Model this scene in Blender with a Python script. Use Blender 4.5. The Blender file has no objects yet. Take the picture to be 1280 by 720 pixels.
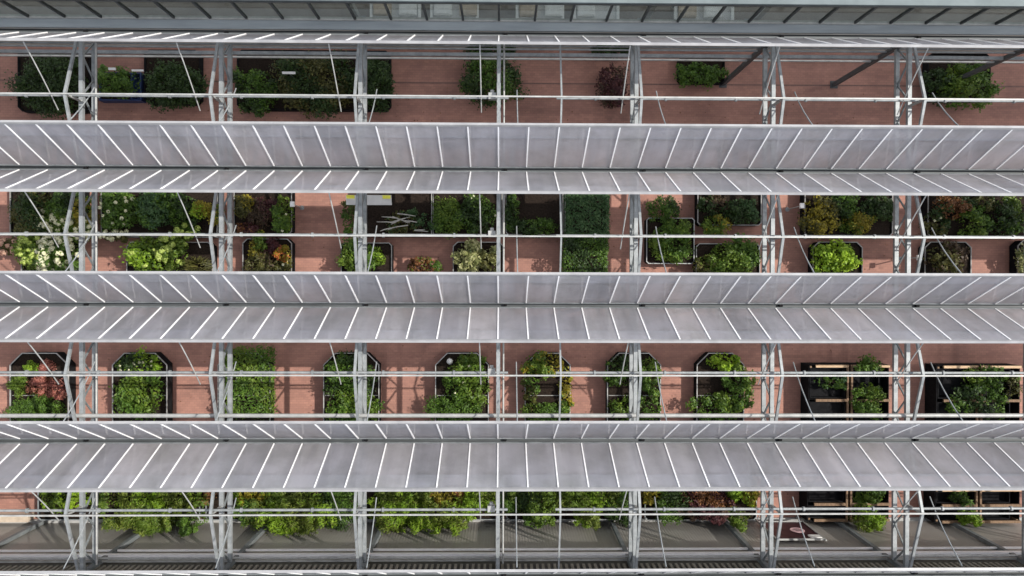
import bpy, math, random
import numpy as np
from mathutils import Vector, Matrix, Euler

random.seed(7)
rng = np.random.default_rng(11)
scene = bpy.context.scene
COL = scene.collection
S = 4.867            # gutter pitch (m)
ZG = 6.06            # gutter height (m)
PITCH = 5.0          # truss pitch (m)
TW, TH = 1.043, 2.332   # opened vent: horizontal reach and rise
RIDGE = 6.86
XA, XB = -32.0, 32.0
def gy(j): return S * (3 - j)        # gutter rows j = 1..5

# ------------------------------------------------------------------ camera
cam_d = bpy.data.cameras.new("camera"); cam = bpy.data.objects.new("camera", cam_d); COL.objects.link(cam)
CAMP = Vector((0.127, 0.792, 31.43)); CAME = Euler((-.0068, -.0144, .0024), 'XYZ')
cam.location = CAMP; cam.rotation_euler = CAME
cam_d.sensor_width = 36; cam_d.lens = 36 * 879.6 / 1280
cam_d.clip_end = 2000
scene.camera = cam
CM = np.array(CAME.to_matrix())
def W(px, py, z):
    "point at height z that the photograph shows at pixel (px, py)"
    d = CM @ np.array([(px - 640) / 879.6, (360 - py) / 879.6, -1.0])
    t = (z - CAMP.z) / d[2]
    return (CAMP.x + d[0] * t, CAMP.y + d[1] * t)

# ------------------------------------------------------------------ materials
def new_mat(name):
    m = bpy.data.materials.new(name); m.use_nodes = True
    nt = m.node_tree; nt.nodes.clear()
    out = nt.nodes.new('ShaderNodeOutputMaterial')
    return m, nt, out
def N(nt, t, **kw):
    n = nt.nodes.new(t)
    for k, v in kw.items():
        if k in n.inputs.keys(): n.inputs[k].default_value = v
        else: setattr(n, k, v)
    return n
def ramp(nt, stops, interp='LINEAR'):
    r = nt.nodes.new('ShaderNodeValToRGB'); cr = r.color_ramp; cr.interpolation = interp
    while len(cr.elements) < len(stops): cr.elements.new(0.5)
    for e, (p, c) in zip(cr.elements, stops):
        e.position = p; e.color = (*c, 1)
    return r
def noisy(name, c0, c1, scale=3.0, rough=0.6, metal=0.0, bump=0.0, detail=6, stretch=None, spec=0.5):
    m, nt, out = new_mat(name)
    tc = N(nt, 'ShaderNodeTexCoord')
    src = tc.outputs['Object']
    if stretch:
        mp = N(nt, 'ShaderNodeMapping'); mp.inputs['Scale'].default_value = stretch
        nt.links.new(src, mp.inputs['Vector']); src = mp.outputs['Vector']
    nz = N(nt, 'ShaderNodeTexNoise', Scale=scale, Detail=detail, Roughness=0.65)
    nt.links.new(src, nz.inputs['Vector'])
    r = ramp(nt, [(0.3, c0), (0.7, c1)]); nt.links.new(nz.outputs['Fac'], r.inputs['Fac'])
    b = N(nt, 'ShaderNodeBsdfPrincipled', Roughness=rough, Metallic=metal)
    b.inputs['Specular IOR Level'].default_value = spec
    nt.links.new(r.outputs['Color'], b.inputs['Base Color'])
    if bump:
        bp = N(nt, 'ShaderNodeBump', Strength=bump, Distance=0.02)
        nt.links.new(nz.outputs['Fac'], bp.inputs['Height']); nt.links.new(bp.outputs['Normal'], b.inputs['Normal'])
    nt.links.new(b.outputs['BSDF'], out.inputs['Surface'])
    return m

steel = noisy('galvanised_steel', (.185, .205, .212), (.34, .36, .365), 3.5, .55, .2)
steel_dull = noisy('weathered_steel', (.13, .148, .155), (.24, .26, .265), 3.0, .6, .2)
alu = noisy('bright_aluminium', (.27, .28, .275), (.43, .435, .42), 3, .5, .1)
post_shaded = noisy('shaded_post_grey', (.045, .048, .05), (.085, .088, .09), 3, .6)  # hall-side posts: shade under the hall roof put into a darker grey
rim_grey = noisy('dull_rim', (.20, .20, .19), (.34, .33, .31), 3, .6)
rail_m = noisy('edge_rail_metal', (.24, .24, .245), (.35, .35, .35), 1.5, .5, .1)
white_bar = noisy('white_bar', (.80, .80, .80), (.90, .90, .90), 4, .5)
gutter_m = noisy('gutter_metal', (.045, .05, .052), (.10, .11, .115), 1.2, .6, .2, stretch=(.4, 4, 4))
flash_m = noisy('flashing_metal', (.20, .23, .25), (.32, .36, .38), .8, .55, .2, stretch=(.3, 3, 3))
black_m = noisy('black_plastic', (.006, .006, .007), (.016, .016, .017), 6, .9, spec=.1)
dark_bar = noisy('dark_mullion', (.015, .018, .02), (.04, .045, .045), 3, .5)
soil_m = noisy('potting_soil', (.008, .006, .005), (.034, .024, .018), 14, .97, bump=.6, spec=.1)
wood_m = noisy('pale_timber', (.38, .24, .13), (.62, .45, .28), 3, .7, stretch=(1, 8, 8))
wood_old = noisy('brown_timber', (.11, .066, .034), (.25, .155, .09), 3, .75, stretch=(8, 1, 8))
wall_m = None
plastic_white = noisy('white_plastic', (.70, .70, .68), (.82, .82, .80), 5, .5)
grey_board = noisy('grey_board', (.50, .50, .49), (.60, .60, .59), 3, .6)
yellow_m = noisy('yellow_print', (.70, .66, .06), (.80, .76, .10), 8, .6)
blue_m = noisy('blue_plastic', (.012, .028, .085), (.02, .042, .13), 4, .5)
maroon_m = noisy('maroon_print', (.035, .012, .016), (.06, .02, .025), 5, .5)
pink_m = noisy('pink_print', (.62, .38, .40), (.75, .55, .56), 9, .6)
beige_m = noisy('beige_stone', (.40, .33, .25), (.55, .46, .36), 5, .8)
stem_m = noisy('bark', (.05, .035, .02), (.11, .08, .05), 12, .9)
grey_twig = noisy('grey_twig', (.30, .29, .26), (.48, .46, .42), 12, .85)
concrete_m = noisy('concrete', (.22, .21, .20), (.32, .31, .29), .6, .9, bump=.2)

def brick_mat(name, cols, mortar, scale, ang, dirt=.35):
    m, nt, out = new_mat(name)
    tc = N(nt, 'ShaderNodeTexCoord'); mp = N(nt, 'ShaderNodeMapping')
    mp.inputs['Rotation'].default_value = (0, 0, ang)
    nt.links.new(tc.outputs['Object'], mp.inputs['Vector'])
    br = N(nt, 'ShaderNodeTexBrick', Scale=scale)
    br.inputs['Mortar Size'].default_value = .012; br.inputs['Brick Width'].default_value = .44
    br.inputs['Row Height'].default_value = .22; br.inputs['Bias'].default_value = 0.0
    br.inputs['Color1'].default_value = (*cols[0], 1); br.inputs['Color2'].default_value = (*cols[1], 1)
    br.inputs['Mortar'].default_value = (*mortar, 1)
    nt.links.new(mp.outputs['Vector'], br.inputs['Vector'])
    n1 = N(nt, 'ShaderNodeTexNoise', Scale=.45, Detail=7, Roughness=.6)
    nt.links.new(tc.outputs['Object'], n1.inputs['Vector'])
    mp2 = N(nt, 'ShaderNodeMapping'); mp2.inputs['Scale'].default_value = (.12, 3.2, 1)
    nt.links.new(tc.outputs['Object'], mp2.inputs['Vector'])
    n2 = N(nt, 'ShaderNodeTexNoise', Scale=1.0, Detail=5, Roughness=.6)     # long worn rows of pavers
    nt.links.new(mp2.outputs['Vector'], n2.inputs['Vector'])
    r1 = ramp(nt, [(.3, (1 - dirt,) * 3), (.7, (1.12, 1.10, 1.08))]); nt.links.new(n1.outputs['Fac'], r1.inputs['Fac'])
    r2 = ramp(nt, [(.32, (.90, .89, .88)), (.68, (1.07, 1.05, 1.04))]); nt.links.new(n2.outputs['Fac'], r2.inputs['Fac'])
    x1 = N(nt, 'ShaderNodeMixRGB', blend_type='MULTIPLY'); x1.inputs['Fac'].default_value = 1
    x2 = N(nt, 'ShaderNodeMixRGB', blend_type='MULTIPLY'); x2.inputs['Fac'].default_value = 1
    nt.links.new(br.outputs['Color'], x1.inputs['Color1']); nt.links.new(r1.outputs['Color'], x1.inputs['Color2'])
    nt.links.new(x1.outputs['Color'], x2.inputs['Color1']); nt.links.new(r2.outputs['Color'], x2.inputs['Color2'])
    b = N(nt, 'ShaderNodeBsdfPrincipled', Roughness=.85)
    nt.links.new(x2.outputs['Color'], b.inputs['Base Color'])
    nt.links.new(b.outputs['BSDF'], out.inputs['Surface'])
    return m
brick_m = brick_mat('brick_paving', [(.39, .200, .152), (.325, .165, .130)], (.26, .152, .12), 2.1, 0)

def panel_mat():
    "dull translucent twin-wall sheet: shiny skin, lets part of the light through, hazy streaks of dust"
    m, nt, out = new_mat('translucent_sheet')
    tc = N(nt, 'ShaderNodeTexCoord'); mp = N(nt, 'ShaderNodeMapping'); mp.inputs['Scale'].default_value = (2.1, .22, .16)
    nt.links.new(tc.outputs['Object'], mp.inputs['Vector'])
    nz = N(nt, 'ShaderNodeTexNoise', Scale=1.0, Detail=6, Roughness=.6)
    nt.links.new(mp.outputs['Vector'], nz.inputs['Vector'])
    r = ramp(nt, [(.3, (.335, .325, .345)), (.7, (.505, .49, .512))]); nt.links.new(nz.outputs['Fac'], r.inputs['Fac'])
    b = N(nt, 'ShaderNodeBsdfPrincipled', Roughness=.06, IOR=2.0)
    sx = N(nt, 'ShaderNodeSeparateXYZ'); nt.links.new(tc.outputs['Object'], sx.inputs['Vector'])
    fl = N(nt, 'ShaderNodeMath', operation='FLOOR'); nt.links.new(sx.outputs['X'], fl.inputs[0])
    cb = N(nt, 'ShaderNodeCombineXYZ'); nt.links.new(fl.outputs['Value'], cb.inputs['X'])
    oi = N(nt, 'ShaderNodeObjectInfo'); nt.links.new(oi.outputs['Random'], cb.inputs['Y'])
    wn = N(nt, 'ShaderNodeTexWhiteNoise', noise_dimensions='2D'); nt.links.new(cb.outputs['Vector'], wn.inputs['Vector'])
    rp = ramp(nt, [(0, (.80, .82, .86)), (.75, (1.02, 1.02, 1.02)), (1, (1.18, 1.15, 1.12))]); nt.links.new(wn.outputs['Value'], rp.inputs['Fac'])
    n3 = N(nt, 'ShaderNodeTexNoise', Scale=.8, Detail=9, Roughness=.72); nt.links.new(tc.outputs['Object'], n3.inputs['Vector'])
    r3 = ramp(nt, [(.38, (.76, .77, .74)), (.58, (1.06, 1.06, 1.07))]); nt.links.new(n3.outputs['Fac'], r3.inputs['Fac'])
    m1 = N(nt, 'ShaderNodeMixRGB', blend_type='MULTIPLY'); m1.inputs['Fac'].default_value = 1
    m2 = N(nt, 'ShaderNodeMixRGB', blend_type='MULTIPLY'); m2.inputs['Fac'].default_value = 1
    nt.links.new(r.outputs['Color'], m1.inputs['Color1']); nt.links.new(rp.outputs['Color'], m1.inputs['Color2'])
    nt.links.new(m1.outputs['Color'], m2.inputs['Color1']); nt.links.new(r3.outputs['Color'], m2.inputs['Color2'])
    nt.links.new(m2.outputs['Color'], b.inputs['Base Color'])
    bq = N(nt, 'ShaderNodeBump', Strength=.12, Distance=.02); nq = N(nt, 'ShaderNodeTexNoise', Scale=1.1, Detail=2)
    nt.links.new(tc.outputs['Object'], nq.inputs['Vector']); nt.links.new(nq.outputs['Fac'], bq.inputs['Height']); nt.links.new(bq.outputs['Normal'], b.inputs['Normal'])
    tl = N(nt, 'ShaderNodeBsdfTranslucent'); tl.inputs['Color'].default_value = (.80, .80, .82, 1)
    tr = N(nt, 'ShaderNodeBsdfTransparent'); tr.inputs['Color'].default_value = (.85, .87, .89, 1)
    a = N(nt, 'ShaderNodeMixShader'); a.inputs['Fac'].default_value = .42
    nt.links.new(b.outputs['BSDF'], a.inputs[1]); nt.links.new(tl.outputs['BSDF'], a.inputs[2])
    c = N(nt, 'ShaderNodeMixShader'); c.inputs['Fac'].default_value = .30
    nt.links.new(a.outputs['Shader'], c.inputs[1]); nt.links.new(tr.outputs['BSDF'], c.inputs[2])
    nt.links.new(c.outputs['Shader'], out.inputs['Surface'])
    return m
panel_m = panel_mat()

def glass_mat():
    m, nt, out = new_mat('facade_glass')
    b = N(nt, 'ShaderNodeBsdfGlossy', Roughness=.03); b.inputs['Color'].default_value = (.8, .84, .82, 1)
    tr = N(nt, 'ShaderNodeBsdfTransparent'); tr.inputs['Color'].default_value = (.86, .89, .87, 1)
    mx = N(nt, 'ShaderNodeMixShader')
    mx.inputs['Fac'].default_value = .20
    nt.links.new(tr.outputs['BSDF'], mx.inputs[1]); nt.links.new(b.outputs['BSDF'], mx.inputs[2])
    nt.links.new(mx.outputs['Shader'], out.inputs['Surface'])
    return m
glass_m = glass_mat()

def wall_mat():
    "smoky ribbed sheet of the side wall"
    m, nt, out = new_mat('smoky_ribbed_sheet')
    tc = N(nt, 'ShaderNodeTexCoord')
    wv = N(nt, 'ShaderNodeTexWave', Scale=2.6, Distortion=.0); wv.bands_direction = 'X'
    nt.links.new(tc.outputs['Object'], wv.inputs['Vector'])
    nz = N(nt, 'ShaderNodeTexNoise', Scale=.35, Detail=6); nt.links.new(tc.outputs['Object'], nz.inputs['Vector'])
    r = ramp(nt, [(.3, (.26, .245, .218)), (.7, (.37, .35, .318))]); nt.links.new(nz.outputs['Fac'], r.inputs['Fac'])
    b = N(nt, 'ShaderNodeBsdfPrincipled', Roughness=.45)
    nt.links.new(r.outputs['Color'], b.inputs['Base Color'])
    bp = N(nt, 'ShaderNodeBump', Strength=.25, Distance=.02)
    nt.links.new(wv.outputs['Fac'], bp.inputs['Height']); nt.links.new(bp.outputs['Normal'], b.inputs['Normal'])
    nt.links.new(b.outputs['BSDF'], out.inputs['Surface'])
    return m
wall_m = wall_mat()

def leaf_mat(name, cols, trans=.28, rough=.5):
    "per-leaf colour out of a short palette, leaves let some light through"
    m, nt, out = new_mat(name)
    g = N(nt, 'ShaderNodeNewGeometry'); tc = N(nt, 'ShaderNodeTexCoord')
    nz = N(nt, 'ShaderNodeTexNoise', Scale=2.2, Detail=3); nt.links.new(tc.outputs['Object'], nz.inputs['Vector'])
    mx = N(nt, 'ShaderNodeMath', operation='MULTIPLY_ADD'); mx.inputs[1].default_value = .55
    nt.links.new(g.outputs['Random Per Island'], mx.inputs[0])
    sc = N(nt, 'ShaderNodeMath', operation='MULTIPLY_ADD'); sc.inputs[1].default_value = .9; sc.inputs[2].default_value = -.22
    nt.links.new(nz.outputs['Fac'], sc.inputs[0]); nt.links.new(sc.outputs['Value'], mx.inputs[2])
    n = len(cols)
    r = ramp(nt, [(.08 + .84 * i / max(1, n - 1), c) for i, c in enumerate(cols)])
    nt.links.new(mx.outputs['Value'], r.inputs['Fac'])
    b = N(nt, 'ShaderNodeBsdfPrincipled', Roughness=rough)
    b.inputs['Specular IOR Level'].default_value = .35
    nt.links.new(r.outputs['Color'], b.inputs['Base Color'])
    t = N(nt, 'ShaderNodeBsdfTranslucent'); nt.links.new(r.outputs['Color'], t.inputs['Color'])
    s = N(nt, 'ShaderNodeMixShader'); s.inputs['Fac'].default_value = trans
    nt.links.new(b.outputs['BSDF'], s.inputs[1]); nt.links.new(t.outputs['BSDF'], s.inputs[2])
    nt.links.new(s.outputs['Shader'], out.inputs['Surface'])
    return m
PAL = {
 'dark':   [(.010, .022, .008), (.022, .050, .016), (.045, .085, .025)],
 'green':  [(.018, .045, .010), (.040, .095, .020), (.080, .160, .035)],
 'mid':    [(.030, .070, .012), (.070, .140, .025), (.130, .220, .045)],
 'bright': [(.060, .140, .012), (.140, .270, .020), (.240, .400, .050)],
 'lime':   [(.120, .220, .012), (.260, .400, .025), (.400, .540, .060)],
 'gold':   [(.090, .080, .010), (.240, .200, .020), (.420, .340, .040)],
 'fern':   [(.045, .070, .011), (.110, .150, .022), (.225, .270, .055)],
 'olive':  [(.030, .036, .012), (.070, .078, .022), (.130, .130, .045)],
 'bluegreen': [(.016, .045, .022), (.035, .085, .040), (.070, .135, .070)],
 'red':    [(.060, .012, .012), (.150, .030, .025), (.260, .080, .045)],
 'maroon': [(.030, .010, .014), (.070, .020, .026), (.120, .045, .045)],
 'rust':   [(.060, .028, .012), (.160, .065, .025), (.300, .140, .050)],
 'pink':   [(.180, .050, .045), (.340, .120, .100), (.480, .230, .190)],
 'brown':  [(.030, .020, .014), (.070, .045, .028), (.120, .080, .048)],
 'cream':  [(.050, .085, .025), (.280, .290, .120), (.560, .540, .330)],
 'white':  [(.520, .530, .330), (.720, .710, .560), (.840, .830, .720)],
 'limeflower': [(.260, .340, .060), (.420, .520, .130), (.560, .630, .250)],
 'blush':  [(.520, .300, .240), (.650, .430, .360), (.760, .580, .480)],
 'orange': [(.200, .050, .015), (.400, .110, .030), (.560, .240, .060)],
}
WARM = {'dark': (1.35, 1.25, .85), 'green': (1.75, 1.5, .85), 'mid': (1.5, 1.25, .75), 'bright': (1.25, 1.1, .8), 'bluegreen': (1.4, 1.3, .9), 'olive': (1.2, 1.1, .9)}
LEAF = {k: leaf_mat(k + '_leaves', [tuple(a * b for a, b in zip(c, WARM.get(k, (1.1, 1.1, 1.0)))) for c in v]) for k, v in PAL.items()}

# ------------------------------------------------------------------ mesh helpers
class MB:
    def __init__(s): s.v = []; s.f = []; s.sm = []; s.mi = []
    def add(s, vs, fs, smooth=False, mi=0):
        o = len(s.v); s.v += [tuple(v) for v in vs]
        for f in fs: s.f.append(tuple(i + o for i in f)); s.sm.append(smooth); s.mi.append(mi)
    def box(s, x0, x1, y0, y1, z0, z1, mi=0):
        s.add([(x0, y0, z0), (x1, y0, z0), (x1, y1, z0), (x0, y1, z0), (x0, y0, z1), (x1, y0, z1), (x1, y1, z1), (x0, y1, z1)],
              [(0, 3, 2, 1), (4, 5, 6, 7), (0, 1, 5, 4), (1, 2, 6, 5), (2, 3, 7, 6), (3, 0, 4, 7)], mi=mi)
        return s
    def bar(s, p0, p1, w, h, up=(0, 0, 1)):
        p0, p1 = Vector(p0), Vector(p1); d = (p1 - p0).normalized(); up = Vector(up)
        a = d.cross(up)
        if a.length < 1e-4: a = d.cross(Vector((0, 1, 0)))
        a.normalize(); b = a.cross(d)
        a *= w / 2; b *= h / 2
        vs = [p + sa * a + sb * b for p in (p0, p1) for sa, sb in ((-1, -1), (1, -1), (1, 1), (-1, 1))]
        s.add(vs, [(0, 1, 2, 3), (7, 6, 5, 4), (0, 4, 5, 1), (1, 5, 6, 2), (2, 6, 7, 3), (3, 7, 4, 0)])
        return s
    def tube(s, pts, r, n=8):
        pts = [Vector(p) for p in pts]; rings = []
        for i, p in enumerate(pts):
            d = (pts[min(i + 1, len(pts) - 1)] - pts[max(i - 1, 0)]).normalized()
            a = d.cross(Vector((0, 0, 1)))
            if a.length < 1e-3: a = d.cross(Vector((0, 1, 0)))
            a.normalize(); b = a.cross(d)
            rr = r[i] if isinstance(r, (list, tuple)) else r
            rings.append([p + rr * (math.cos(t) * a + math.sin(t) * b) for t in [2 * math.pi * k / n for k in range(n)]])
        vs = [v for ring in rings for v in ring]; fs = []
        for i in range(len(pts) - 1):
            for k in range(n):
                fs.append((i * n + k, i * n + (k + 1) % n, (i + 1) * n + (k + 1) % n, (i + 1) * n + k))
        s.add(vs, fs, True)
        s.add(rings[0], [tuple(range(n))[::-1]]); s.add(rings[-1], [tuple(range(n))])
        return s
    def prism(s, poly, z0, z1):
        n = len(poly)
        s.add([(x, y, z0) for x, y in poly] + [(x, y, z1) for x, y in poly],
              [tuple(range(n))[::-1], tuple(range(n, 2 * n))] + [(i, (i + 1) % n, n + (i + 1) % n, n + i) for i in range(n)])
        return s
    def ring(s, outer, inner, z0, z1):
        n = len(outer)
        vs = [(x, y, z) for z in (z0, z1) for pl in (outer, inner) for x, y in pl]; fs = []
        for i in range(n):
            j = (i + 1) % n
            fs += [(i, j, 2 * n + j, 2 * n + i), (n + j, n + i, 3 * n + i, 3 * n + j),
                   (2 * n + i, 2 * n + j, 3 * n + j, 3 * n + i), (j, i, n + i, n + j)]
        s.add(vs, fs); return s
    def build(s, name, mat, parent=None, loc=None):
        me = bpy.data.meshes.new(name); me.from_pydata(s.v, [], s.f); me.update()
        me.polygons.foreach_set('use_smooth', s.sm)
        for m in (mat if isinstance(mat, list) else [mat]): me.materials.append(m)
        if any(s.mi): me.polygons.foreach_set('material_index', s.mi)
        o = bpy.data.objects.new(name, me); COL.objects.link(o)
        if parent: o.parent = parent
        if loc: o.location = loc
        return o
def empty(name, label, cat, loc=(0, 0, 0), group=None):
    o = bpy.data.objects.new(name, None); COL.objects.link(o); o.location = loc; o.empty_display_size = .2
    o['label'] = label; o['category'] = cat
    if group: o['group'] = group
    return o
def tag(o, label, cat, group=None):
    o['label'] = label; o['category'] = cat
    if group: o['group'] = group
    return o
def copy_part(src, parent, loc):
    c = src.copy(); COL.objects.link(c); c.parent = parent; c.location = loc
    return c

# ------------------------------------------------------------------ ground
g = MB().box(-900, 900, -900, 900, -.5, -.004).build('ground', concrete_m); g['kind'] = 'structure'
g = MB().box(-36, 36, -2 * S + .02, 2 * S + 14, -.3, 0.0).build('brick_floor', brick_m); g['kind'] = 'structure'
g = MB().box(-24, 24, 2 * S - .06, 2 * S - .01, 0.0, .004).build('drain_strip', noisy('drain_iron', (.10, .06, .05), (.16, .09, .075), 8, .8)); g['kind'] = 'structure'

hf = MB().box(-36, 36, 2 * S + 1.5, 2 * S + 14, .004, .01).build('hall_floor', noisy('hall_concrete', (.16, .135, .115), (.27, .235, .205), .9, .8)); hf['kind'] = 'structure'
# ------------------------------------------------------------------ greenhouse
GH = empty('greenhouse', 'multi-span steel greenhouse with its translucent roof vents standing wide open', 'greenhouse')
TOPY, BOTY = gy(1), gy(5)
# gutters
for j in range(1, 6):
    y = gy(j); m = MB()
    m.box(XA, XB, y - .07, y + .07, ZG - .12, ZG - .09)
    m.box(XA, XB, y - .085, y - .07, ZG - .12, ZG + .03); m.box(XA, XB, y + .07, y + .085, ZG - .12, ZG + .03)
    go = m.build('gutter', gutter_m, GH)
    for k in range(-3, 4):
        MB().tube([(5 * k + .25, y, ZG - .09), (5 * k + .25, y, ZG + .02)], .065, 10).build('drain_grating', black_m, go)
# roof vents: two leaves per gutter, opened like wings
XI0, XI1 = -21, 21
def vent(j, s):
    y = gy(j)
    L = math.hypot(TW, TH); u = Vector((0, s * TW / L, TH / L)); nrm = Vector((0, -s * TH / L, TW / L))   # nrm: the face seen from above
    base = Vector((0, y + s * .065, ZG + .05))
    def P(x, a, b): return Vector((x, 0, 0)) + base + u * a + nrm * b
    m = MB()
    v = [P(x, a, b) for x in (XA, XB) for a, b in ((.03, -.008), (L - .03, -.008), (L - .03, .008), (.03, .008))]
    m.add(v, [(0, 1, 2, 3), (7, 6, 5, 4), (0, 4, 5, 1), (1, 5, 6, 2), (2, 6, 7, 3), (3, 7, 4, 0)])
    root = m.build('roof_vent', panel_m, GH)
    for x in range(XI0, XI1 + 1):
        b = MB().bar(P(x, .10, .0), P(x, L - .09, .0), .042, .065, nrm)
        b.build('glazing_bar', white_bar, root)
    MB().bar(P(XA, L - .03, 0), P(XB, L - .03, 0), .10, .085, nrm).build('edge_rail', rail_m, root)
    MB().bar(P(XA, .04, 0), P(XB, .04, 0), .06, .05, nrm).build('hinge_rail', steel_dull, root)
    # slim purlin across the outside of the leaf
    MB().bar(P(XA, L * .70, -.045), P(XB, L * .70, -.045), .05, .05, nrm).build('cross_rail', steel, root)
for j in range(1, 6):
    for s in (1, -1):
        if j == 1 and s == 1: continue
        vent(j, s)
# ridges, rafters, shafts, racks
KS = range(-5, 6)
for j in range(1, 5):
    yr = gy(j) - S / 2
    MB().bar((XA, yr, RIDGE), (XB, yr, RIDGE), .05, .06).build('ridge_beam', alu, GH)
    ys, zs = yr + .05, 6.47
    for xa, xb in ((XA, .35), (2.05, XB)):
        sh = MB().tube([(xa, ys, zs), (xb, ys, zs)], .048, 10).build('drive_shaft', steel, GH)
        x = math.ceil(xa / 2.5) * 2.5 + .9
        while x < xb:
            MB().tube([(x, ys, zs), (x + .07, ys, zs)], .085, 10).build('shaft_bearing', steel, sh); x += 2.5
        if xa < 0:
            mo = MB().box(-.36, -.10, ys - .06, ys + .16, zs - .12, zs + .12)
            mo.tube([(-.23, ys + .12, zs), (-.23, ys + .27, zs)], .07, 10)
            mo.build('shaft_motor', alu, sh)
    for k in KS:
        x = 5 * k
        for s in (1, -1):
            MB().bar((x, yr + s * .02, RIDGE - .03), (x, yr + s * (S / 2 - .12), ZG + .02), .09, .09).build('rafter', steel, GH)
        MB().bar((x, yr, 5.85), (x, yr, RIDGE - .07), .08, .07, (0, 1, 0)).build('king_post', alu, GH)
        # racks: one to each neighbouring leaf
        for dx, s in ((-.62, 1), (.65, -1)):
            ytip = yr + s * (S / 2 - .86 * TW - .14); ztip = ZG + .84 * TH
            bow = .05 if s > 0 else .13
            p = [Vector((x + dx, yr - s * .40, 6.20)).lerp(Vector((x + dx, ytip, ztip)), q / 4) - Vector((0, 0, bow * 4 * (q / 4) * (1 - q / 4))) for q in range(5)]
            MB().tube(p, .022, 6).build('rack_rod', alu if s > 0 else steel, GH)
    for s in (1, -1):
        MB().bar((2.2, yr + s * .02, RIDGE - .03), (2.2, yr + s * (S / 2 - .12), ZG + .02), .06, .06).build('rafter', steel, GH)
# trusses
for k in KS:
    x = 5 * k
    t = MB(); ya, yb = BOTY + .1, TOPY - .1
    t.box(x - .07, x + .07, ya, yb, 5.78, 5.92)
    tr = t.build('truss', steel, GH)
    MB().box(x - .075, x + .075, ya, yb, 5.0, 5.12).build('bottom_chord', steel, tr)
    l = MB(); n = 14; dy = (yb - ya) / n
    for i in range(n):
        a, b = ya + i * dy, ya + (i + .5) * dy
        l.bar((x, a, 5.10), (x, b, 5.80), .05, .05, (1, 0, 0)); l.bar((x, b, 5.80), (x, a + dy, 5.10), .05, .05, (1, 0, 0))
    l.build('lattice', steel_dull, tr)
    # hangers to the gutters
    h = MB()
    for j in range(1, 6): h.box(x - .05, x + .05, gy(j) - .05, gy(j) + .05, 5.92, ZG - .10)
    h.build('gutter_bracket', steel_dull, tr)
    if k in (0, -3): MB().tube([(x + .19, ya, 5.30), (x + .19, yb, 5.30)], .035, 8).build('pipe', alu, GH)
    # posts
    for j in (1, 3, 5):
        if j == 1 and k < 2 and k != -5: continue
        y = gy(j)
        p = MB().box(x - .08, x + .08, y - .08, y + .08, .02, 5.78 if j == 3 else ZG - .10).build('post', post_shaded if j == 1 else steel_dull, GH)
        b = MB().box(x - .17, x + .17, y - .17, y + .17, .004, .02)
        for sx in (-.12, .12):
            for sy in (-.12, .12): b.tube([(x + sx, y + sy, .02), (x + sx, y + sy, .05)], .018, 6)
        b.build('base_plate', post_shaded if j == 1 else steel_dull, p)
# perimeter girders under the outer gutters
for y, rows in ((TOPY, ((4.86, .04, .05, steel_dull), (4.50, .05, .06, steel), (3.86, .13, .12, steel), (3.36, .07, .07, alu))),
                (BOTY, ((4.76, .08, .08, alu), (4.36, .18, .16, white_bar), (3.70, .07, .08, white_bar)))):
    for z, wd, hh, mt in rows: MB().box(XA, XB, y - wd / 2, y + wd / 2, z - hh, z).build('girder', mt, GH)
MB().tube([(XA, BOTY + .20, 4.95), (XB, BOTY + .20, 4.95)], .04, 8).build('pipe', alu, GH)
# hanging water main in the third span
xw, yw = W(640, 519.5, 6.0)
MB().tube([(XA, yw, 6.0), (XB, yw, 6.0)], .075, 12).build('pipe', alu, GH)
# flashing up to the hall
MB().box(XA, XB, TOPY + .13, TOPY + .47, ZG - .04, ZG + .02).build('flashing', flash_m, GH)
# side wall: lower sheets, ribbed grating band above
w = MB().box(XA, XB, BOTY - .20, BOTY - .12, .0, 3.9).build('side_wall', wall_m, GH)
m = MB()
for i in range(int((XB - XA) / .22)):
    x = XA + .22 * i; m.box(x, x + .10, BOTY - .20, BOTY - .12, 4.80, 5.85)
m.build('wall_grating', noisy('grating_grey', (.20, .19, .15), (.30, .28, .23), 2, .6), w)
MB().box(XA, XB, BOTY - .26, BOTY - .215, 3.9, ZG - .15).build('wall_backing', noisy('backing_dark', (.05, .05, .042), (.09, .085, .07), 1, .6), w)
MB().box(XA, XB, BOTY - .118, BOTY + .02, .004, .12).build('wall_kerb', noisy('kerb_grey', (.30, .30, .29), (.42, .42, .41), 2, .8), w)

# ------------------------------------------------------------------ neighbouring hall (glass clerestory wall, roof, inside fittings)
HALL = empty('hall', 'taller hall behind the greenhouse with a clear glass clerestory and dark mullions', 'building')
YW = TOPY + .50
MB().box(XA, XB, YW - .006, YW + .006, ZG + .09, 7.62).build('clerestory_glass', glass_m, HALL)
for i in range(-16, 17):
    x = i * 1.285
    MB().box(x - .035, x + .035, YW - .05, YW + .05, ZG + .09, 7.62).build('mullion', dark_bar, HALL)
MB().box(XA, XB, YW - .06, YW + .06, ZG - .04, ZG + .088).build('sill_rail', alu, HALL)
MB().box(XA, XB, YW - .045, YW + .14, 7.622, 7.70).build('head_rail', dark_bar, HALL)
MB().box(XA, XB, YW - .02, YW + .42, 7.704, 7.80).build('eave_gutter', noisy('eave_grey', (.09, .115, .118), (.14, .17, .173), 1, .7, .05), HALL)
ro = MB(); ro.add([(x, y, z) for x in (XA, XB) for y, z in ((YW + .44, 7.72), (YW + 5, 9.4), (YW + 9.5, 7.72), (YW + 9.5, 7.66), (YW + 5, 9.34), (YW + .44, 7.66))],
      [(0, 1, 7, 6), (1, 2, 8, 7), (3, 4, 10, 9), (4, 5, 11, 10), (5, 0, 6, 11), (2, 3, 9, 8)])
ro.mi = [1, 0, 0, 1, 0, 0]
ro.build('roof', [noisy('roof_sheet', (.16, .17, .175), (.26, .27, .27), 1.2, .6), panel_m], HALL)

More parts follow.
